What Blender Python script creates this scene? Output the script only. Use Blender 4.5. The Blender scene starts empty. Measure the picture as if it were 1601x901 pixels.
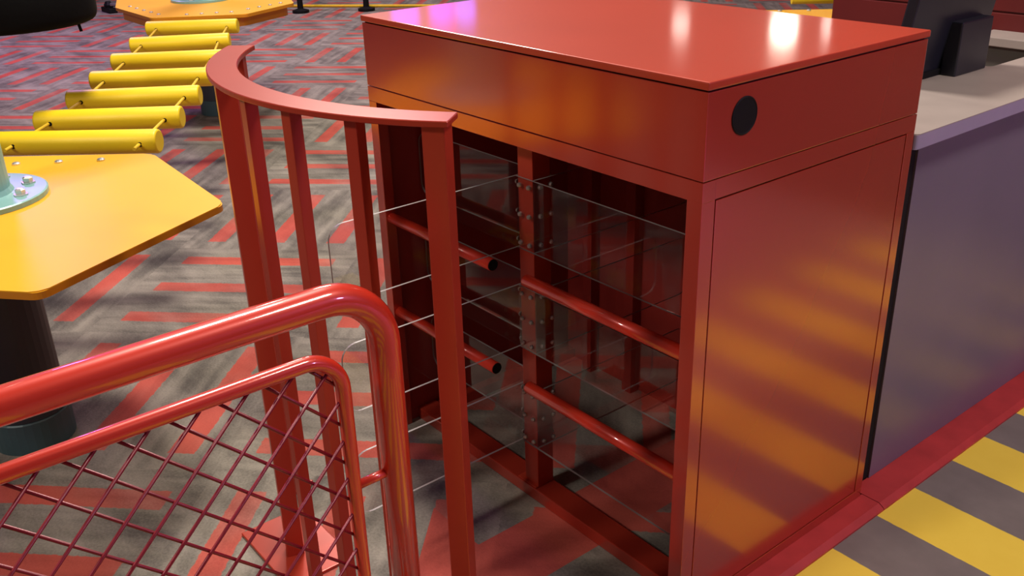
import bpy, bmesh, math, random
from mathutils import Vector, Matrix
random.seed(7)
SC = bpy.context.scene
COL = SC.collection

# ------------------------------------------------------------------ camera
cam_d = bpy.data.cameras.new('camera')
cam_d.sensor_width = 36.0
cam_d.lens = 36.0 * 1495.11 / 1601.0
cam_d.clip_start = 0.05
cam_d.clip_end = 200
cam = bpy.data.objects.new('camera', cam_d)
COL.objects.link(cam)
cam.rotation_euler = (1.1463, 0.0272, 0.8896)
cam.location = (1.0858, -1.3104, 1.6210)
SC.camera = cam
try:
    SC.cycles.transparent_max_bounces = 32
except AttributeError:
    pass

# ------------------------------------------------------------------ view, world, lights
SC.view_settings.view_transform = 'Standard'
SC.view_settings.look = 'None'
SC.view_settings.gamma = 1.0
SC.view_settings.exposure = -0.15
SC.view_settings.use_curve_mapping = False
W = bpy.data.worlds.new('hall_ambient')
SC.world = W
W.use_nodes = True
W.node_tree.nodes['Background'].inputs[0].default_value = (0.62, 0.52, 0.50, 1)
W.node_tree.nodes['Background'].inputs[1].default_value = 0.11


def area(name, loc, target, size, power, colour):
    d = bpy.data.lights.new(name, 'AREA')
    d.shape = 'DISK'
    d.size = size
    d.energy = power
    d.color = colour
    o = bpy.data.objects.new(name, d)
    COL.objects.link(o)
    o.location = loc
    o.rotation_euler = (Vector(target) - Vector(loc)).to_track_quat('-Z', 'Y').to_euler()
    return o


def bulb(name, loc, radius, power, colour):
    d = bpy.data.lights.new(name, 'POINT')
    d.shadow_soft_size = radius
    d.energy = power
    d.color = colour
    o = bpy.data.objects.new(name, d)
    COL.objects.link(o)
    o.location = loc
    return o


area('ceiling_lamp_hall', (-2.4, 0.8, 5.2), (-2.2, 0.6, 0), 0.9, 330, (1.0, 0.92, 0.82))
area('ceiling_lamp_entrance', (1.7, 1.2, 4.6), (1.3, 1.0, 0), 0.9, 118, (1.0, 0.90, 0.80))
area('front_fill_light', (-0.9, -4.0, 4.0), (-0.7, 0.0, 0.4), 0.6, 115, (1.0, 0.92, 0.84))  # added fill light, brightens the cabinet front and reaches into its opening
area('ceiling_lamp_far', (-8.0, 3.8, 5.5), (-7.0, 2.8, 0), 2.0, 330, (1.0, 0.91, 0.82))
# coloured show lamps far across the hall; the cabinet lid mirrors them
bulb('violet_show_lamp', (-11.2, 6.55, 3.0), 0.22, 11, (0.35, 0.05, 1.0))
bulb('magenta_show_lamp', (-10.98, 7.05, 2.95), 0.20, 12, (1.0, 0.03, 0.75))
bulb('blue_show_lamp', (-10.77, 7.33, 2.95), 0.17, 8, (0.15, 0.12, 1.0))
bulb('white_hall_lamp', (-7.25, 10.3, 3.2), 0.20, 28, (1.0, 0.85, 0.7))
bulb('white_hall_lamp', (-8.9, 10.0, 3.3), 0.14, 6, (1.0, 0.8, 0.7))
bulb('white_hall_lamp', (-7.4, 11.7, 3.35), 0.16, 8, (1.0, 0.8, 0.7))
bulb('magenta_counter_lamp', (-5.8, 11.27, 3.14), 0.22, 70, (1.0, 0.1, 0.9))
area('violet_floor_fill', (-9.5, 0.5, 4.5), (-8.0, 1.0, 0), 1.0, 190, (0.62, 0.22, 1.0))  # added light that tints the far-left carpet, kept out of the lid's reflection
o = area('magenta_floor_spot', (3.0, 1.5, 3.8), (2.9, 1.2, 0), 0.3, 55, (1.0, 0.16, 0.75))
o.data.spread = math.radians(50)
bulb('violet_wall_lamp', (4.0, 2.2, 2.7), 0.25, 215, (0.76, 0.46, 1.0))


# ------------------------------------------------------------------ materials
def mat(name, colour, rough=0.5, metal=0.0, spec=0.5, noise=None, bump=None, coat=0.0, coat_ior=1.5, coat_rough=0.1):
    """Principled material with a little procedural tone variation and fine relief."""
    m = bpy.data.materials.new(name)
    m.use_nodes = True
    nt = m.node_tree
    b = nt.nodes['Principled BSDF']
    b.inputs['Base Color'].default_value = (*colour, 1)
    b.inputs['Roughness'].default_value = rough
    b.inputs['Metallic'].default_value = metal
    b.inputs['Specular IOR Level'].default_value = spec
    b.inputs['Coat Weight'].default_value = coat
    b.inputs['Coat Roughness'].default_value = coat_rough
    b.inputs['Coat IOR'].default_value = coat_ior
    tc = nt.nodes.new('ShaderNodeTexCoord')
    if noise:
        sc, amt = noise
        n = nt.nodes.new('ShaderNodeTexNoise')
        n.inputs['Scale'].default_value = sc
        n.inputs['Detail'].default_value = 4
        nt.links.new(tc.outputs['Object'], n.inputs['Vector'])
        r = nt.nodes.new('ShaderNodeValToRGB')
        r.color_ramp.elements[0].position = 0.1
        r.color_ramp.elements[1].position = 0.9
        r.color_ramp.elements[0].color = (*[c * (1 - amt) for c in colour], 1)
        r.color_ramp.elements[1].color = (*[min(1, c * (1 + amt)) for c in colour], 1)
        nt.links.new(n.outputs['Fac'], r.inputs['Fac'])
        nt.links.new(r.outputs['Color'], b.inputs['Base Color'])
    if bump:
        sc, st = bump
        n = nt.nodes.new('ShaderNodeTexNoise')
        n.inputs['Scale'].default_value = sc
        nt.links.new(tc.outputs['Object'], n.inputs['Vector'])
        bp = nt.nodes.new('ShaderNodeBump')
        bp.inputs['Strength'].default_value = st
        bp.inputs['Distance'].default_value = 0.002
        nt.links.new(n.outputs['Fac'], bp.inputs['Height'])
        nt.links.new(bp.outputs['Normal'], b.inputs['Normal'])
    return m


class G:
    """tiny node-math helper"""

    def __init__(s, nt):
        s.nt = nt

    def m(s, op, a, b=None, c=None):
        n = s.nt.nodes.new('ShaderNodeMath')
        n.operation = op
        for i, v in enumerate((a, b, c)):
            if v is None:
                continue
            if isinstance(v, (int, float)):
                n.inputs[i].default_value = v
            else:
                s.nt.links.new(v, n.inputs[i])
        return n.outputs[0]

    def noise(s, vec, scale, detail=3, rough=0.5):
        n = s.nt.nodes.new('ShaderNodeTexNoise')
        n.inputs['Scale'].default_value = scale
        n.inputs['Detail'].default_value = detail
        n.inputs['Roughness'].default_value = rough
        s.nt.links.new(vec, n.inputs['Vector'])
        return n.outputs['Fac']

    def smooth(s, v, lo, hi):
        n = s.nt.nodes.new('ShaderNodeMapRange')
        n.interpolation_type = 'SMOOTHSTEP'
        n.inputs['From Min'].default_value = lo
        n.inputs['From Max'].default_value = hi
        s.nt.links.new(v, n.inputs['Value'])
        return n.outputs['Result']

    def mix(s, f, a, b):
        n = s.nt.nodes.new('ShaderNodeMix')
        n.data_type = 'RGBA'
        if isinstance(f, (int, float)):
            n.inputs['Factor'].default_value = f
        else:
            s.nt.links.new(f, n.inputs['Factor'])
        for k, v in ((6, a), (7, b)):
            if isinstance(v, tuple):
                n.inputs[k].default_value = (*v, 1)
            else:
                s.nt.links.new(v, n.inputs[k])
        return n.outputs[2]

    def xyz(s, x, y, z=0.0):
        n = s.nt.nodes.new('ShaderNodeCombineXYZ')
        for i, v in enumerate((x, y, z)):
            if isinstance(v, (int, float)):
                n.inputs[i].default_value = v
            else:
                s.nt.links.new(v, n.inputs[i])
        return n.outputs[0]


def new_nodes(name):
    m = bpy.data.materials.new(name)
    m.use_nodes = True
    nt = m.node_tree
    tc = nt.nodes.new('ShaderNodeTexCoord')
    sp = nt.nodes.new('ShaderNodeSeparateXYZ')
    nt.links.new(tc.outputs['Object'], sp.inputs[0])
    return m, nt, nt.nodes['Principled BSDF'], G(nt), tc.outputs['Object'], sp


def carpet_material():
    """grey streaked carpet with a printed basket weave of red dashes at 45 degrees"""
    m, nt, b, g, P, sp = new_nodes('printed_carpet')
    x, y = sp.outputs[0], sp.outputs[1]
    r2 = 1 / math.sqrt(2)
    u = g.m('MULTIPLY', g.m('ADD', x, y), r2)
    v = g.m('MULTIPLY', g.m('SUBTRACT', y, x), r2)
    wob = g.m('MULTIPLY', g.m('SUBTRACT', g.noise(P, 60, 2), 0.5), 0.012)
    B = 0.86
    uu = g.m('DIVIDE', g.m('ADD', g.m('ADD', u, 2.17), wob), B)
    vv = g.m('DIVIDE', g.m('ADD', g.m('SUBTRACT', v, 1.39), wob), B)
    fu, fv = g.m('FRACT', uu), g.m('FRACT', vv)
    par = g.m('FLOORED_MODULO', g.m('ADD', g.m('FLOOR', uu), g.m('FLOOR', vv)), 2.0)
    inv = g.m('SUBTRACT', 1.0, par)
    along = g.m('ADD', g.m('MULTIPLY', fu, inv), g.m('MULTIPLY', fv, par))
    across = g.m('ADD', g.m('MULTIPLY', fv, inv), g.m('MULTIPLY', fu, par))
    fa = g.m('FRACT', g.m('MULTIPLY', across, 3.0))
    da = g.m('ABSOLUTE', g.m('SUBTRACT', fa, 0.5))
    dl = g.m('ABSOLUTE', g.m('SUBTRACT', along, 0.5))
    ma = g.m('SUBTRACT', 1.0, g.smooth(da, 0.142, 0.156))
    ml = g.m('SUBTRACT', 1.0, g.smooth(dl, 0.397, 0.404))
    dash = g.m('MULTIPLY', ma, ml)
    # grey ground: woven streaks running with the blocks
    s1 = g.noise(g.xyz(g.m('MULTIPLY', along, 1.3), g.m('MULTIPLY', across, 9.0), g.m('ADD', g.m('FLOOR', uu), g.m('MULTIPLY', g.m('FLOOR', vv), 3.7))), 1.6, 3)
    s2 = g.noise(g.xyz(g.m('MULTIPLY', x, 1.0), g.m('MULTIPLY', y, 2.6)), 1.7, 4, 0.6)
    s3 = g.noise(P, 140, 2)
    tone = g.m('ADD', g.m('MULTIPLY', s1, 0.55), g.m('MULTIPLY', s2, 0.75))
    tone = g.m('ADD', tone, g.m('MULTIPLY', g.m('SUBTRACT', s3, 0.5), 0.25))
    k = g.smooth(tone, 0.38, 0.95)
    grey = g.mix(k, (0.085, 0.075, 0.066), (0.32, 0.285, 0.235))
    red = g.mix(g.smooth(tone, 0.3, 0.9), (0.28, 0.050, 0.040), (0.50, 0.100, 0.072))
    # exit arrow: shaft along y, head pointing at the entrance
    cx = g.m('ABSOLUTE', g.m('ADD', x, 0.4325))
    shaft = g.m('MULTIPLY', g.m('LESS_THAN', cx, 0.1025), g.m('GREATER_THAN', y, -0.17))
    head = g.m('MULTIPLY', g.m('LESS_THAN', cx, g.m('ADD', y, 0.47)), g.m('LESS_THAN', y, -0.1651))
    arrow = g.m('MAXIMUM', shaft, head)
    arrow = g.m('MULTIPLY', arrow, g.m('LESS_THAN', y, 1.2))
    wear = g.smooth(g.noise(g.xyz(x, g.m('MULTIPLY', y, 1.0)), 2.3, 3), 0.25, 0.6)
    dash = g.m('MULTIPLY', dash, g.m('ADD', 0.52, g.m('MULTIPLY', wear, 0.48)))
    col = g.mix(dash, grey, red)
    col = g.mix(arrow, col, red)
    nt.links.new(col, b.inputs['Base Color'])
    b.inputs['Roughness'].default_value = 0.95
    b.inputs['Specular IOR Level'].default_value = 0.1
    bp = nt.nodes.new('ShaderNodeBump')
    bp.inputs['Strength'].default_value = 0.4
    bp.inputs['Distance'].default_value = 0.003
    nt.links.new(g.noise(P, 380, 2), bp.inputs['Height'])
    nt.links.new(bp.outputs['Normal'], b.inputs['Normal'])
    return m


def hazard_material():
    """grey screed with painted yellow stripes running out from the curb"""
    m, nt, b, g, P, sp = new_nodes('striped_screed')
    y = sp.outputs[1]
    wob = g.m('MULTIPLY', g.m('SUBTRACT', g.noise(P, 40, 2), 0.5), 0.004)
    f = g.m('FRACT', g.m('DIVIDE', g.m('ADD', g.m('SUBTRACT', y, 0.705), wob), 0.386))
    yel = g.m('SUBTRACT', 1.0, g.smooth(f, 0.482, 0.490))
    yel = g.m('MULTIPLY', yel, g.smooth(f, 0.0, 0.006))
    yel = g.m('MULTIPLY', yel, g.m('LESS_THAN', sp.outputs[0], 1.05))
    n = g.noise(P, 9, 5, 0.6)
    grey = g.mix(n, (0.13, 0.105, 0.095), (0.24, 0.20, 0.18))
    yc = g.mix(n, (0.80, 0.56, 0.05), (0.90, 0.66, 0.075))
    spk = g.smooth(g.noise(P, 30, 3), 0.74, 0.80)
    yc = g.mix(g.m('MULTIPLY', spk, 0.5), yc, (0.35, 0.25, 0.08))
    nt.links.new(g.mix(yel, grey, yc), b.inputs['Base Color'])
    b.inputs['Roughness'].default_value = 0.6
    return m


def acrylic_material():
    m = bpy.data.materials.new('clear_acrylic')
    m.use_nodes = True
    nt = m.node_tree
    for n in list(nt.nodes):
        if n.type == 'BSDF_PRINCIPLED':
            nt.nodes.remove(n)
    out = nt.nodes['Material Output']
    t = nt.nodes.new('ShaderNodeBsdfTransparent')
    t.inputs[0].default_value = (0.95, 0.94, 0.94, 1)
    gl = nt.nodes.new('ShaderNodeBsdfGlossy')
    gl.inputs['Roughness'].default_value = 0.03
    fr = nt.nodes.new('ShaderNodeFresnel')
    fr.inputs['IOR'].default_value = 1.5
    mx = nt.nodes.new('ShaderNodeMixShader')
    # reflect on the outward side of the sheet only (the inner side would act as a mirror)
    ge = nt.nodes.new('ShaderNodeNewGeometry')
    g = G(nt)
    fac = g.m('MULTIPLY', g.m('MULTIPLY', fr.outputs[0], 1.7), g.m('SUBTRACT', 1.0, ge.outputs['Backfacing']))
    nt.links.new(fac, mx.inputs[0])
    nt.links.new(t.outputs[0], mx.inputs[1])
    nt.links.new(gl.outputs[0], mx.inputs[2])
    nt.links.new(mx.outputs[0], out.inputs['Surface'])
    return m


RED = (0.46, 0.042, 0.022)
M = dict(
    red=mat('red_gloss_paint', RED, 0.24, 0.44, 0.5, (3, 0.05), coat=1.0, coat_ior=1.6, coat_rough=0.15),
    red_lid=mat('red_lid_paint', (0.43, 0.046, 0.020), 0.42, 0.1, 0.25, (3, 0.06), coat=0.6, coat_ior=1.5, coat_rough=0.10),
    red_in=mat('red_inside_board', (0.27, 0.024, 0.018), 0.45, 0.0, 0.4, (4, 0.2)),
    red_tube=mat('red_tube_enamel', (0.60, 0.030, 0.012), 0.35, 0.1, 0.4, (5, 0.08), coat=1.0, coat_rough=0.06),
    red_bar=mat('red_bar_paint', (0.39, 0.036, 0.017), 0.30, 0.2, 0.5, (5, 0.10)),
    wire=mat('red_wire_enamel', (0.20, 0.008, 0.018), 0.35, 0.1, 0.5, (8, 0.15)),
    curb=mat('red_curb_paint', (0.42, 0.035, 0.035), 0.45, 0.0, 0.4, (14, 0.25), (80, 0.2)),
    black=mat('black_plastic', (0.003, 0.003, 0.003), 0.6, 0.0, 0.2, (8, 0.2)),
    navy=mat('dark_monitor_plastic', (0.010, 0.011, 0.018), 0.38, 0.0, 0.5, (8, 0.2)),
    gap=mat('dark_gap', (0.01, 0.008, 0.008), 0.8, 0.0, 0.2, (8, 0.1)),
    plate=mat('yellow_plate', (0.76, 0.37, 0.013), 0.48, 0.0, 0.3, (4, 0.07)),
    plate_side=mat('amber_plate_edge', (0.55, 0.20, 0.006), 0.4, 0.0, 0.5, (6, 0.1)),
    foam=mat('yellow_foam', (0.84, 0.59, 0.012), 0.45, 0.0, 0.4, (6, 0.06), (60, 0.15)),
    rope=mat('yellow_rope', (0.70, 0.45, 0.02), 0.7, 0.0, 0.3, (40, 0.2)),
    teal=mat('pale_teal_steel', (0.22, 0.42, 0.40), 0.35, 0.1, 0.5, (6, 0.12)),
    sleeve=mat('dark_teal_sleeve', (0.05, 0.09, 0.10), 0.45, 0.1, 0.4, (6, 0.15)),
    slate=mat('slate_pole_paint', (0.035, 0.04, 0.05), 0.45, 0.1, 0.4, (6, 0.15)),
    steel=mat('bright_steel', (0.75, 0.72, 0.68), 0.32, 0.8, 0.5, (30, 0.1)),
    dull=mat('dull_steel', (0.40, 0.38, 0.36), 0.32, 0.85, 0.5, (30, 0.1)),
    edge=mat('acrylic_edge', (0.26, 0.22, 0.21), 0.35, 0.0, 0.5, (20, 0.1)),
    rubber=mat('black_rubber', (0.002, 0.002, 0.002), 0.8, 0.0, 0.12, (30, 0.3), (50, 0.4)),
    top=mat('beige_grey_laminate', (0.29, 0.24, 0.21), 0.45, 0.0, 0.5, (9, 0.1)),
    top_edge=mat('lavender_edge_band', (0.30, 0.26, 0.36), 0.45, 0.0, 0.4, (9, 0.08)),
    front=mat('lavender_grey_panel', (0.17, 0.14, 0.19), 0.33, 0.05, 0.5, (3, 0.1)),
    wall=mat('dark_red_wall', (0.105, 0.007, 0.006), 0.5, 0.0, 0.4, (3, 0.2)),
    greyf=mat('grey_cabinet_front', (0.10, 0.09, 0.075), 0.6, 0.0, 0.3, (5, 0.15)),
    carpet=carpet_material(),
    hazard=hazard_material(),
    acrylic=acrylic_material(),
)


# ------------------------------------------------------------------ mesh helpers
def link(name, bm, material, parent=None, loc=(0, 0, 0), smooth=False):
    me = bpy.data.meshes.new(name)
    bm.normal_update()
    bm.to_mesh(me)
    bm.free()
    mats = material if isinstance(material, (list, tuple)) else [material]
    for k in mats:
        me.materials.append(M[k])
    if smooth:
        for p in me.polygons:
            p.use_smooth = True
    o = bpy.data.objects.new(name, me)
    COL.objects.link(o)
    o.location = loc
    if parent:
        o.parent = parent
    return o


def copy(o, parent=None, loc=None, rotz=None):
    c = o.copy()
    COL.objects.link(c)
    c.parent = parent
    if loc is not None:
        c.location = loc
    if rotz is not None:
        c.rotation_euler = (0, 0, rotz)
    return c


def thing(name, label, cat, loc=(0, 0, 0), group=None):
    o = bpy.data.objects.new(name, None)
    o.empty_display_size = 0.1
    COL.objects.link(o)
    o.location = loc
    return tag(o, label, cat, group)


def tag(o, label, cat, group=None):
    o['label'] = label
    o['category'] = cat
    if group:
        o['group'] = group
    return o


def structure(o, label=None):
    o['kind'] = 'structure'
    if label:
        o['label'] = label
    return o


def box(x0, x1, y0, y1, z0, z1, bev=0.0, bm=None):
    b = bm or bmesh.new()
    r = bmesh.ops.create_cube(b, size=1.0)
    vs = r['verts']
    for v in vs:
        v.co = Vector(((x0 + x1) / 2 + v.co.x * (x1 - x0), (y0 + y1) / 2 + v.co.y * (y1 - y0), (z0 + z1) / 2 + v.co.z * (z1 - z0)))
    if bev > 0:
        es = list({e for v in vs for e in v.link_edges})
        bmesh.ops.bevel(b, geom=es, offset=bev, segments=2, affect='EDGES', profile=0.6)
    return b


def tube(path, r, n=16, bm=None, cap=True):
    b = bm or bmesh.new()
    P = [Vector(p) for p in path]
    rings = []
    prev = None
    for i, p in enumerate(P):
        if i == 0:
            t = (P[1] - P[0]).normalized()
        elif i == len(P) - 1:
            t = (P[-1] - P[-2]).normalized()
        else:
            t = ((P[i + 1] - p).normalized() + (p - P[i - 1]).normalized()).normalized()
        if prev is None:
            a = Vector((0, 0, 1)) if abs(t.z) < 0.9 else Vector((1, 0, 0))
            nrm = t.cross(a).normalized()
        else:
            nrm = (prev - t * prev.dot(t)).normalized()
        prev = nrm
        bn = t.cross(nrm)
        rings.append([b.verts.new(p + (nrm * math.cos(2 * math.pi * k / n) + bn * math.sin(2 * math.pi * k / n)) * r) for k in range(n)])
    for a, c in zip(rings, rings[1:]):
        for k in range(n):
            f = b.faces.new((a[k], a[(k + 1) % n], c[(k + 1) % n], c[k]))
            f.smooth = True
    if cap:
        b.faces.new(rings[0][::-1])
        b.faces.new(rings[-1])
    return b


def lathe(profile, n=24, bm=None, centre=(0, 0, 0)):
    """profile: list of (r, z), closed with caps when r>0 at the ends"""
    b = bm or bmesh.new()
    c = Vector(centre)
    rings = []
    for r, z in profile:
        rings.append([b.verts.new(c + Vector((r * math.cos(2 * math.pi * k / n), r * math.sin(2 * math.pi * k / n), z))) for k in range(n)])
    for a, d in zip(rings, rings[1:]):
        for k in range(n):
            b.faces.new((a[k], a[(k + 1) % n], d[(k + 1) % n], d[k]))
    b.faces.new(rings[0][::-1])
    b.faces.new(rings[-1])
    return b


def prism(poly, z0, z1, bev=0.0, side_slot=0):
    b = bmesh.new()
    lo = [b.verts.new((p[0], p[1], z0)) for p in poly]
    hi = [b.verts.new((p[0], p[1], z1)) for p in poly]
    top = b.faces.new(hi)
    b.faces.new(lo[::-1])
    n = len(poly)
    sides = []
    for k in range(n):
        f = b.faces.new((lo[k], lo[(k + 1) % n], hi[(k + 1) % n], hi[k]))
        f.material_index = side_slot
        sides.append(f)
    if bev > 0:
        bmesh.ops.bevel(b, geom=list(top.edges), offset=bev, segments=2, affect='EDGES')
    return b


def rounded(poly, rad, seg=5):
    """polygon with rounded corners (counter-clockwise, 2-D)"""
    out = []
    n = len(poly)
    for i in range(n):
        a, p, c = Vector(poly[i - 1]), Vector(poly[i]), Vector(poly[(i + 1) % n])
        d1, d2 = (a - p).normalized(), (c - p).normalized()
        s, e = p + d1 * rad, p + d2 * rad
        for k in range(seg + 1):
            t = k / seg
            out.append(tuple((1 - t) ** 2 * s + 2 * t * (1 - t) * p + t * t * e))
    return out


def bolt_bm(r=0.008, h=0.006):
    return lathe([(r, 0), (r, h * 0.55), (r * 0.72, h), (r * 0.3, h * 1.15)], 10)


# ------------------------------------------------------------------ floor, curb, wall
b = bmesh.new()
b.faces.new([b.verts.new(p) for p in ((-26, -5, 0), (0.03, -5, 0), (0.03, 16, 0), (-26, 16, 0))])
structure(link('floor', b, 'carpet'), 'grey carpet printed with red dashes and a red arrow')
b = bmesh.new()
b.faces.new([b.verts.new(p) for p in ((0.03, -5, 0), (8, -5, 0), (8, 16, 0), (0.03, 16, 0))])
structure(link('floor', b, 'hazard'), 'grey floor with painted yellow hazard stripes')
# low red curb with a chamfered outer edge, in two butted lengths
for y0, y1 in ((0.0, 0.737), (0.7395, 2.66)):
    b = bmesh.new()
    back = -0.002 if y0 == 0 else -0.034
    prof = [(back, 0), (0.066, 0), (0.066, 0.006), (0.050, 0.017), (back, 0.017)]
    lo = [b.verts.new((p[0], y0, p[1])) for p in prof]
    hi = [b.verts.new((p[0], y1, p[1])) for p in prof]
    b.faces.new(lo)
    b.faces.new(hi[::-1])
    for k in range(5):
        b.faces.new((lo[k], hi[k], hi[(k + 1) % 5], lo[(k + 1) % 5]))
    structure(link('trim_1' if y0 == 0 else 'trim_2', b, 'curb'), 'low red painted floor curb')
wall = structure(link('wall_back', box(-1.63, 2.5, 2.86, 3.0, 0, 2.6), 'wall'), 'dark red wall behind the service counter')
for k in range(11):
    z = 0.42 + k * 0.185
    link('board', box(-1.635, 2.5, 2.850, 2.862, z, z + 0.178, 0.003), 'wall', wall)

# ------------------------------------------------------------------ turnstile cabinet
CW, CD = 1.175, 0.727
cab = thing('turnstile_cabinet', 'large red metal cabinet housing the turnstile, with a glossy lid', 'cabinet', (0, 0, 0))
link('lid', box(-CW - 0.002, 0.003, -0.003, CD + 0.002, 1.2365, 1.252, 0.003), 'red_lid', cab)
link('lid_gap_shade', box(-CW + 0.006, -0.006, 0.006, CD - 0.006, 1.2312, 1.2375), 'gap', cab)  # near-black strip, the shadow line under the lid put in as colour
hd = link('header_box', box(-CW, 0, 0, CD, 1.068, 1.2330, 0.0015), 'red', cab)
# round cable port
pb = lathe([(0.0365, -0.004), (0.0365, 0.0008), (0.0345, 0.0016), (0.033, 0.0008)], 40)
bmesh.ops.rotate(pb, verts=pb.verts, cent=(0, 0, 0), matrix=Matrix.Rotation(math.pi / 2, 3, 'Y'))
bmesh.ops.translate(pb, verts=pb.verts, vec=(0.0005, 0.105, 1.174))
o = link('cable_port', pb, 'black', hd)
o['label'] = 'round black cable port'
# front frame
link('top_rail', box(-CW, 0, 0, 0.0366, 1.026, 1.066, 0.0008), 'red', cab)
link('stile', box(-CW, -CW + 0.037, 0, 0.032, 0.0, 1.0265, 0.0015), 'red', cab)
link('stile', box(-0.037, 0, 0, 0.0366, 0.0, 1.0265, 0.0008), 'red', cab)
link('sill', box(-CW + 0.018, -0.03, 0.066, 0.135, 0.0, 0.038, 0.003), 'red', cab)
# side: frame, recessed groove, flush panel
link('side_rail', box(-0.020, 0, 0.0364, CD, 1.0275, 1.066, 0.0005), 'red', cab)
link('side_rail', box(-0.020, 0, 0.0365, CD, 0.017, 0.045, 0.001), 'red', cab)
link('side_stile', box(-0.020, 0, 0.692 + 0.0035, CD, 0.0455, 1.027, 0.001), 'red', cab)
link('side_panel', box(-0.018, -0.0004, 0.0400, 0.692, 0.0485, 1.0240, 0.001), 'red', cab)
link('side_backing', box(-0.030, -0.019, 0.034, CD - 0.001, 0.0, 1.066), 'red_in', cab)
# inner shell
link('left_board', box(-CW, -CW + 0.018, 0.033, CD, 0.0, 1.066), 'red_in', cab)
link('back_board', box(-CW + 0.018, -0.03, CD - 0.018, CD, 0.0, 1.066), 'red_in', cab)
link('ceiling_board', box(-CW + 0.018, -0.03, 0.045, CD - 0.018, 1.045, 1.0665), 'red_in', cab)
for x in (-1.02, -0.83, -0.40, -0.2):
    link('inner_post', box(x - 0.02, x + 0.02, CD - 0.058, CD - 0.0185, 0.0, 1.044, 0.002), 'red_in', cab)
link('inner_rail', box(-CW + 0.019, -CW + 0.055, 0.14, CD - 0.02, 0.0, 0.035, 0.003), 'red', cab)
# comb bars reaching in from both stiles
for z in (0.690, 0.395):
    for xa, xb in ((-CW + 0.036, -0.672), (-0.0365, -0.541)):
        s = 1 if xb > xa else -1
        cb = link('comb_bar', tube([(xa, 0.020, z), (xb, 0.020, z)], 0.0160, 20), 'red_tube', cab)
        link('end_plug', tube([(xb - s * 0.004, 0.020, z), (xb + s * 0.0015, 0.020, z)], 0.0150, 20), 'black', cb)

# ------------------------------------------------------------------ rotor with clear wings
AX, AY = -0.607, 0.105
rot = thing('turnstile_rotor', 'square red rotor post with clear acrylic wings inside the red cabinet', 'turnstile', (AX, AY, 0.038))
link('post', box(-0.0275, 0.0275, -0.0275, 0.0275, 0.0, 1.000, 0.002), 'red_bar', rot)
link('base_plate', box(-0.05, 0.028, -0.035, 0.03, 0.0, 0.0035, 0.001), 'red_bar', rot)
WZ = ((0.735, 0.920), (0.457, 0.632), (0.170, 0.345))


def wing_mesh(h):
    # pane in the x-z plane, 8 mm thick, free end with rounded corners; slot 1 on the rim
    poly = []
    x0, x1, rad = -0.0275, 0.545, 0.038
    poly += [(x0, 0), ]
    for k in range(7):
        a = -math.pi / 2 + k * math.pi / 12
        poly.append((x1 - rad + rad * math.cos(a), rad + rad * math.sin(a)))
    for k in range(7):
        a = k * math.pi / 12
        poly.append((x1 - rad + rad * math.cos(a), h - rad + rad * math.sin(a)))
    poly.append((x0, h))
    b = bmesh.new()
    f = [b.verts.new((p[0], -0.0028, p[1])) for p in poly]
    k_ = [b.verts.new((p[0], 0.0028, p[1])) for p in poly]
    b.faces.new(f)
    b.faces.new(k_[::-1])
    n = len(poly)
    for k in range(n):
        q = b.faces.new((f[(k + 1) % n], f[k], k_[k], k_[(k + 1) % n]))
        q.material_index = 0 if k == n - 1 else 1
    return b


bolt = None
for z0, z1 in WZ:
    for k in range(4):
        a = -k * math.pi / 2
        off = Vector((0, -0.0315, 0))
        off.rotate(Matrix.Rotation(a, 3, 'Z'))
        w = link('wing', wing_mesh(z1 - z0), ['acrylic', 'edge'], rot, (off.x, off.y, z0 - 0.038))
        w.rotation_euler = (0, 0, a)
        if k == 0 and z0 > 0.7:
            w['label'] = 'clear acrylic wing'
        for dx in (-0.012, 0.022):
            for f in (0.10, 0.5, 0.90):
                if bolt is None:
                    bb = bolt_bm(0.0062, 0.0065)
                    bmesh.ops.rotate(bb, verts=bb.verts, cent=(0, 0, 0), matrix=Matrix.Rotation(math.pi / 2, 3, 'X'))
                    bolt = link('bolt', bb, 'dull', w)
                    q = bolt
                else:
                    q = copy(bolt, w)
                q.location = (dx, -0.0027, (z1 - z0) * f)

# ------------------------------------------------------------------ curved guard rail
RZ = 1.235
cage = thing('curved_guard_rail', 'curved red guard rail on upright bars in front of the cabinet', 'railing', (AX, AY, 0))
b = bmesh.new()
a0, a1, NS = -134.5, -51.0, 48
rows = []
for i in range(NS + 1):
    a = math.radians(a0 + (a1 - a0) * i / NS)
    c, s = math.cos(a), math.sin(a)
    rows.append([b.verts.new((r * c, r * s, z)) for r, z in ((0.648, RZ - 0.011), (0.712, RZ - 0.011), (0.712, RZ), (0.648, RZ))])
for p, q in zip(rows, rows[1:]):
    for k in range(4):
        b.faces.new((p[k], q[k], q[(k + 1) % 4], p[(k + 1) % 4]))
b.faces.new(rows[0])
b.faces.new(rows[-1][::-1])
bmesh.ops.recalc_face_normals(b, faces=b.faces)
bmesh.ops.bevel(b, geom=[e for e in b.edges if e.is_manifold and e.calc_face_angle() > 1.0], offset=0.0015, segments=1, affect='EDGES')
link('top_band', b, 'red_bar', cage)


def upright(deg, w, t, foot=True):
    a = math.radians(deg)
    o = link('upright', box(-t / 2, t / 2, -w / 2, w / 2, 0.008, RZ - 0.0105, 0.0015), 'red_bar', cage, (0.680 * math.cos(a), 0.680 * math.sin(a), 0))
    o.rotation_euler = (0, 0, a)
    return o


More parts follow.
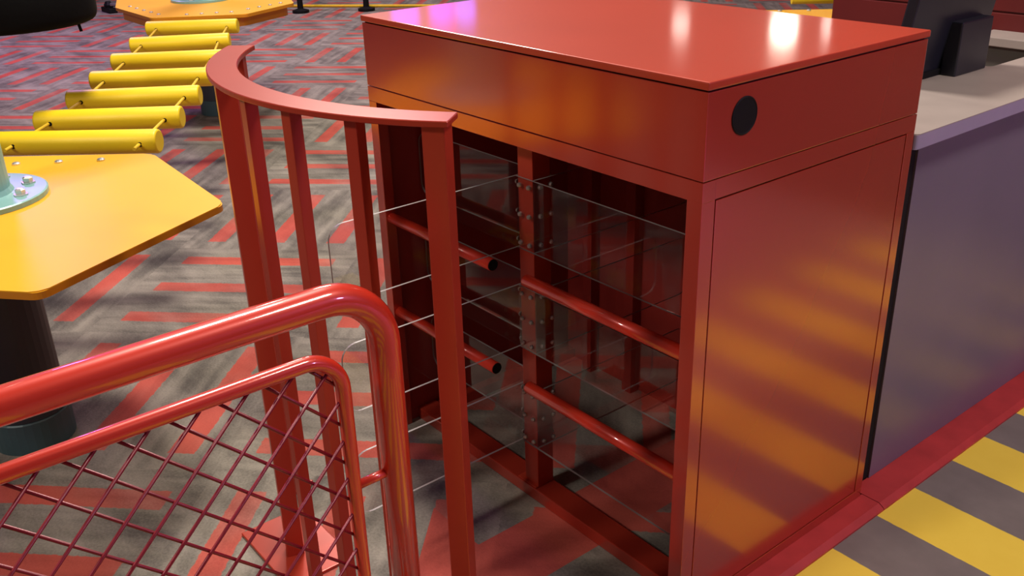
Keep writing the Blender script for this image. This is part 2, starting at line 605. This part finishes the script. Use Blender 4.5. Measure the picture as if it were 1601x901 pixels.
for d in (-132.0, -120.0, -92.3, -79.4, -66.5):
    upright(d, 0.026, 0.026)
for d in (-108.0, -53.4):
    upright(d, 0.040, 0.042)
link('foot_plate', box(-0.975 - AX, -0.70 - AX, -0.618 - AY, -0.44 - AY, 0.0, 0.009, 0.002), 'red_bar', cage)
for d in (-132.0, -120.0, -92.3, -79.4, -66.5, -53.4):
    a = math.radians(d)
    o = link('foot_plate', box(-0.03, 0.03, -0.03, 0.03, 0.0, 0.0085, 0.002), 'red_bar', cage, (0.680 * math.cos(a), 0.680 * math.sin(a), 0.0))
    o.rotation_euler = (0, 0, a)

# ------------------------------------------------------------------ foreground tube barrier with mesh
BX = -0.15
bar = thing('tube_barrier', 'red tubular barrier with diamond wire mesh in the foreground', 'barrier', (BX, -1.3, 0))


def arc_path(yr, zt, rad, yl, zb):
    """loop in the y-z plane: up the left post, across, down the right post"""
    pts = [(0, yl, zb), (0, yl, zt - rad)]
    for k in range(1, 13):
        a = math.pi - k * math.pi / 24
        pts.append((0, yl + rad + rad * math.cos(a), zt - rad + rad * math.sin(a)))
    for k in range(13):
        a = math.pi / 2 - k * math.pi / 24
        pts.append((0, yr - rad + rad * math.cos(a), zt - rad + rad * math.sin(a)))
    pts.append((0, yr, zb))
    return pts


YO = 1.3
link('outer_tube', tube(arc_path(-0.605 + YO, 1.0, 0.105, -2.05 + YO, 0.012), 0.0262, 28), 'red_tube', bar)
inner = arc_path(-0.690 + YO, 0.905, 0.066, -1.965 + YO, 0.14)
inner.append(inner[0])
link('inner_frame', tube(inner, 0.0132, 20), 'red_tube', bar)
for z in (0.645, 0.25):
    for ya, yb in ((-0.690, -0.605), (-1.965, -2.05)):
        link('stub', tube([(0, ya + YO, z), (0, yb + YO, z)], 0.0085, 12), 'red_tube', bar)
for y in (-0.605, -2.05):
    link('foot_plate', box(-0.06, 0.06, y - 0.06 + YO, y + 0.06 + YO, 0, 0.012, 0.002), 'red_tube', bar)


def clip45(sgn, k, y0, y1, z0, z1, rad):
    """segment of z = k + sgn*y inside a rounded rectangle"""
    pts = []
    n = 1600
    for i in range(n + 1):
        y = y0 + (y1 - y0) * i / n
        z = k + sgn * y
        if z < z0 or z > z1:
            continue
        for cy, sy in ((y1 - rad, 1), (y0 + rad, -1)):
            if (y - cy) * sy > 0 and z > z1 - rad and math.hypot(y - cy, z - (z1 - rad)) > rad:
                break
        else:
            pts.append((y, z))
    return (pts[0], pts[-1]) if len(pts) > 12 else None


S = 0.0748
for sgn, kref, dx in ((1, 1.818, 0.0028), (-1, -0.078, -0.0028)):
    for i in range(-40, 40):
        seg = clip45(sgn, kref + i * S, -1.963, -0.692, 0.142, 0.903, 0.066)
        if seg:
            (ya, za), (yb, zb) = seg
            link('mesh_wire', tube([(dx, ya + YO, za), (dx, yb + YO, zb)], 0.0029, 8), 'wire', bar)

# ------------------------------------------------------------------ climbing course: platforms, bridge, tyre
def platform(name, label, cx, cy, poly, edge_bolts, zt=0.78, thick=0.020, skirt=0.0, over=True):
    t = thing(name, label, 'platform', (cx, cy, 0))
    pl = link('plate', prism(rounded(poly, 0.028), zt - thick, zt, 0.003, 1), ['plate', 'plate_side'], t)
    if skirt:
        link('skirt', prism(rounded([(p[0] * 0.93, p[1] * 0.93) for p in poly], 0.045), zt - thick - skirt, zt - thick - 0.001), 'plate_side', t)
    link('pole', lathe([(0.112, 0.105), (0.112, zt - thick - 0.001 - skirt)], 32), 'slate', t, smooth=False)
    link('base_sleeve', lathe([(0.118, 0), (0.118, 0.10), (0.114, 0.104)], 32), 'sleeve', t)
    fl = link('flange', lathe([(0.20, zt + 0.0005), (0.20, zt + 0.014), (0.196, zt + 0.017)], 40), 'teal', t)
    link('upper_post', lathe([(0.112, zt + 0.0165), (0.104, zt + 0.03), (0.104, 3.2)], 32), 'teal', t)
    bo = None
    for k in range(8):
        a = math.radians(44 + k * 45)
        p = (0.152 * math.cos(a), 0.152 * math.sin(a), zt + 0.0165)
        if bo is None:
            hb = lathe([(0.020, 0), (0.020, 0.005), (0.014, 0.0055), (0.014, 0.016), (0.008, 0.020)], 6)
            bo = link('flange_bolt', hb, 'steel', fl, p)
        else:
            copy(bo, fl, p)
    eb = None
    for p in edge_bolts:
        q = (p[0], p[1], zt + 0.0002)
        if eb is None:
            eb = link('edge_bolt', bolt_bm(0.0125, 0.007), 'steel', t, q)
        else:
            copy(eb, t, q)
    return t


near_poly = [(-0.106, 0.551), (-0.66, -0.11), (-0.5, -0.52), (0.13, -0.63), (0.815, -0.035), (0.530, 0.518)]
platform('climbing_platform', 'near six-sided yellow platform with a pale teal post flange', -1.87, -0.90, near_poly,
         [(-0.218, 0.294), (-0.143, 0.401), (-0.290, 0.186), (-0.365, 0.08)])
far_poly = [(-0.75, 0.30), (-0.75, -0.32), (-0.10, -0.55), (0.56, -0.555), (0.88, -0.08), (0.66, 0.36), (0.0, 0.62)]
platform('climbing_platform', 'far yellow platform at the distant end of the log bridge', -5.54, 1.29, far_poly,
         [(-0.05 + 0.13 * k, -0.47) for k in range(5)] + [(0.62 + 0.04 * k, -0.35 + 0.08 * k) for k in range(4)] + [(0.70 - 0.03 * k, 0.02 + 0.09 * k) for k in range(4)], skirt=0.06)
right_poly = [(0.0, 0.55), (-0.80, -0.30), (-0.50, -0.52), (0.1, -0.38), (0.5, 0.1)]
platform('climbing_platform', 'yellow platform corner showing behind the cabinet lid', -1.76, 3.45, right_poly,
         [(-0.10 - 0.11 * k, 0.37 - 0.117 * k) for k in range(6)], skirt=0.05)

bridge = thing('log_bridge', 'hanging bridge of yellow foam logs between the two platforms', 'bridge', (-2.41, -0.25, 0))
ends = [((-2.648, -0.66), (-2.268, -0.224)), ((-2.893, -0.472), (-2.553, -0.028)), ((-3.182, -0.272), (-2.870, 0.175)),
        ((-3.527, -0.071), (-3.205, 0.371)), ((-3.915, 0.150), (-3.600, 0.600)), ((-4.336, 0.385), (-4.063, 0.837)),
        ((-4.853, 0.66), (-4.525, 1.092))]
LZ = 0.738
RL = 0.043
holes = []
for (ax, ay), (bx_, by_) in ends:
    A, Bv = Vector((ax, ay, LZ)), Vector((bx_, by_, LZ))
    d = (Bv - A).normalized()
    mid = (A + Bv) / 2
    L = (Bv - A).length
    prof = [(RL - 0.007, -L / 2), (RL - 0.002, -L / 2 + 0.003), (RL, -L / 2 + 0.009), (RL, L / 2 - 0.009), (RL - 0.002, L / 2 - 0.003), (RL - 0.007, L / 2)]
    lb = lathe(prof, 28)
    bmesh.ops.rotate(lb, verts=lb.verts, cent=(0, 0, 0), matrix=Vector((0, 0, 1)).rotation_difference(d).to_matrix())
    lg = link('log', lb, 'foam', bridge, mid - bridge.location, smooth=False)
    for p in lg.data.polygons:
        if len(p.vertices) == 4:
            p.use_smooth = True
    holes.append((A + d * 0.062, Bv - d * 0.062, lg))
brd = Vector((-0.86, 0.5, 0)).normalized()
eye = None
for ha, hb, lg in holes:
    for h in (ha, hb):
        p = h - brd * (RL - 0.001) - bridge.location - lg.location
        eb = tube([p - brd * -0.001, p - brd * 0.0025], 0.0085, 10)
        link('rope_eye', eb, 'black', lg)
for s in (0, 1):
    pts = [h[s] for h in holes]
    first = pts[0] + (pts[0] - pts[1]) * 0.30
    last = pts[-1] + (pts[-1] - pts[-2]) * 0.35
    allp = [first] + pts + [last]
    for p, q in zip(allp, allp[1:]):
        link('rope', tube([p - bridge.location, q - bridge.location], 0.0062, 8), 'rope', bridge)

log2 = thing('log_bridge', 'yellow log bridge end showing behind the cabinet lid', 'bridge', (-2.45, 3.85, 0))
d45 = Vector((0.70, 0.714, 0))
fwd = Vector((-0.714, 0.70, 0))
for k in range(3):
    p = fwd * (0.05 + 0.34 * k) + Vector((0, 0, 0.79))
    link('log', tube([p - d45 * 0.10, p + d45 * 0.47], RL, 20), 'foam', log2)
for t in (-0.03, 0.40):
    link('rope', tube([fwd * -0.01 + d45 * t + Vector((0, 0, 0.79)), fwd * 0.80 + d45 * t + Vector((0, 0, 0.79))], 0.006, 8), 'rope', log2)

tyre = thing('tyre_swing', 'black rubber tyre hanging level on ropes at the far left', 'tyre', (-3.13, -0.44, 1.072))
prof = []
for k in range(28):
    a = 2 * math.pi * k / 28
    ca, sa = math.cos(a), math.sin(a)
    f = lambda v, e: math.copysign(abs(v) ** e, v)
    prof.append((0.235 + 0.095 * f(ca, 0.42), 0.085 + 0.085 * f(sa, 0.42)))
b = bmesh.new()
n = 48
rings = [[b.verts.new((r * math.cos(2 * math.pi * k / n), r * math.sin(2 * math.pi * k / n), z)) for k in range(n)] for r, z in prof]
for i in range(len(rings)):
    a, c = rings[i], rings[(i + 1) % len(rings)]
    for k in range(n):
        b.faces.new((a[k], a[(k + 1) % n], c[(k + 1) % n], c[k]))
bmesh.ops.recalc_face_normals(b, faces=b.faces)
link('casing', b, 'rubber', tyre, smooth=True)
link('valve_stem', tube([(0.21, 0.20, 0.012), (0.215, 0.205, -0.025)], 0.006, 8), 'rubber', tyre)
for k in range(3):
    a = 2 * math.pi * k / 3 + 0.5
    link('hanger_rope', tube([(0.235 * math.cos(a), 0.235 * math.sin(a), 0.165), (0, 0, 1.9)], 0.008, 8), 'rope', tyre)

# low yellow floor cable on black feet, far back
fr = thing('floor_cable_line', 'thin yellow line strung on black feet across the far carpet', 'cable', (-9.5, 4.3, 0))
link('line', tube([(-1.4, -1.15, 0.05), (2.4, 2.1, 0.05)], 0.017, 8), 'rope', fr)
for (x, y), h in (((-0.06, -0.25), 0.30), ((0.42, 0.36), 0.34), ((-0.52, -0.66), 0.10), ((1.9, 1.65), 0.3)):
    f_ = link('foot', lathe([(0.10, 0), (0.10, 0.03), (0.035, 0.05), (0.03, h), (0.045, h + 0.01), (0.045, h + 0.05)], 14), 'black', fr, (x, y, 0))
for i, (x, y, lab) in enumerate(((-11.5, 2.45, 'black clamp lying on the far carpet nearest the tyre'),
                                 (-10.75, 2.5, 'black clamp lying on the far carpet, left of the bridge end'),
                                 (-10.45, 2.75, 'black clamp on the far carpet just behind the last log'))):
    c = thing('floor_clamp', lab, 'clamp', (x, y, 0), 'clamps on the far carpet')
    link('jaw', box(-0.16, 0.16, -0.05, 0.05, 0, 0.06, 0.012), 'black', c)
    link('screw', tube([(0.10, 0.0, 0.10), (0.34, 0.24, 0.09)], 0.025, 8), 'steel', c)
    link('knob', lathe([(0.05, 0.058), (0.055, 0.09), (0.03, 0.13)], 10), 'black', c)

# ------------------------------------------------------------------ service counter, monitor, back counter
cnt = thing('service_counter', 'service counter with beige grey top and lavender grey front', 'counter', (0, 0, 0))
link('front_panel', box(-0.055, -0.030, 0.815, 2.64, 0.0175, 0.9795, 0.001), 'front', cnt)
link('end_panel', box(-0.30, -0.056, 0.815, 0.84, 0.0, 0.9795, 0.001), 'front', cnt)
link('gap_strip', box(-0.055, -0.036, 0.7285, 0.8145, 0.018, 0.979), 'gap', cnt)
b = prism(rounded([(0.004, 0.735), (0.004, 2.645), (-0.238, 2.645), (-0.238, 1.56), (-0.43, 1.56), (-0.43, 0.735)], 0.012, 4), 0.980, 1.0165, 0.002, 1)
link('worktop', b, ['top', 'top_edge'], cnt)

mon = thing('monitor', 'dark till monitor seen from behind on the service counter', 'monitor', (-0.29, 1.40, 1.0165))
tilt = math.radians(9)
# screen shell, leaning towards the customer side
b = box(-0.016, 0.016, -0.26, 0.185, 0.014, 0.36, 0.006)
bmesh.ops.rotate(b, verts=b.verts, cent=(0, 0, 0.02), matrix=Matrix.Rotation(tilt, 3, 'Y'))
bmesh.ops.translate(b, verts=b.verts, vec=(-0.02, 0, 0))
link('screen_shell', b, 'navy', mon)
b = box(0.002, 0.048, -0.042, 0.132, 0.0, 0.150, 0.004)
link('rear_box', b, 'navy', mon)
link('stand_foot', box(-0.04, 0.003, -0.15, 0.14, 0.0, 0.018, 0.003), 'black', mon)

bc = thing('back_counter', 'pale topped back counter along the dark red wall', 'counter', (0, 0, 0))
link('cabinet_body', box(-0.83, 2.0, 2.70, 2.845, 0.0, 0.864), 'greyf', bc)
link('worktop', box(-0.85, 2.0, 2.665, 2.848, 0.865, 0.90, 0.003), 'top', bc)
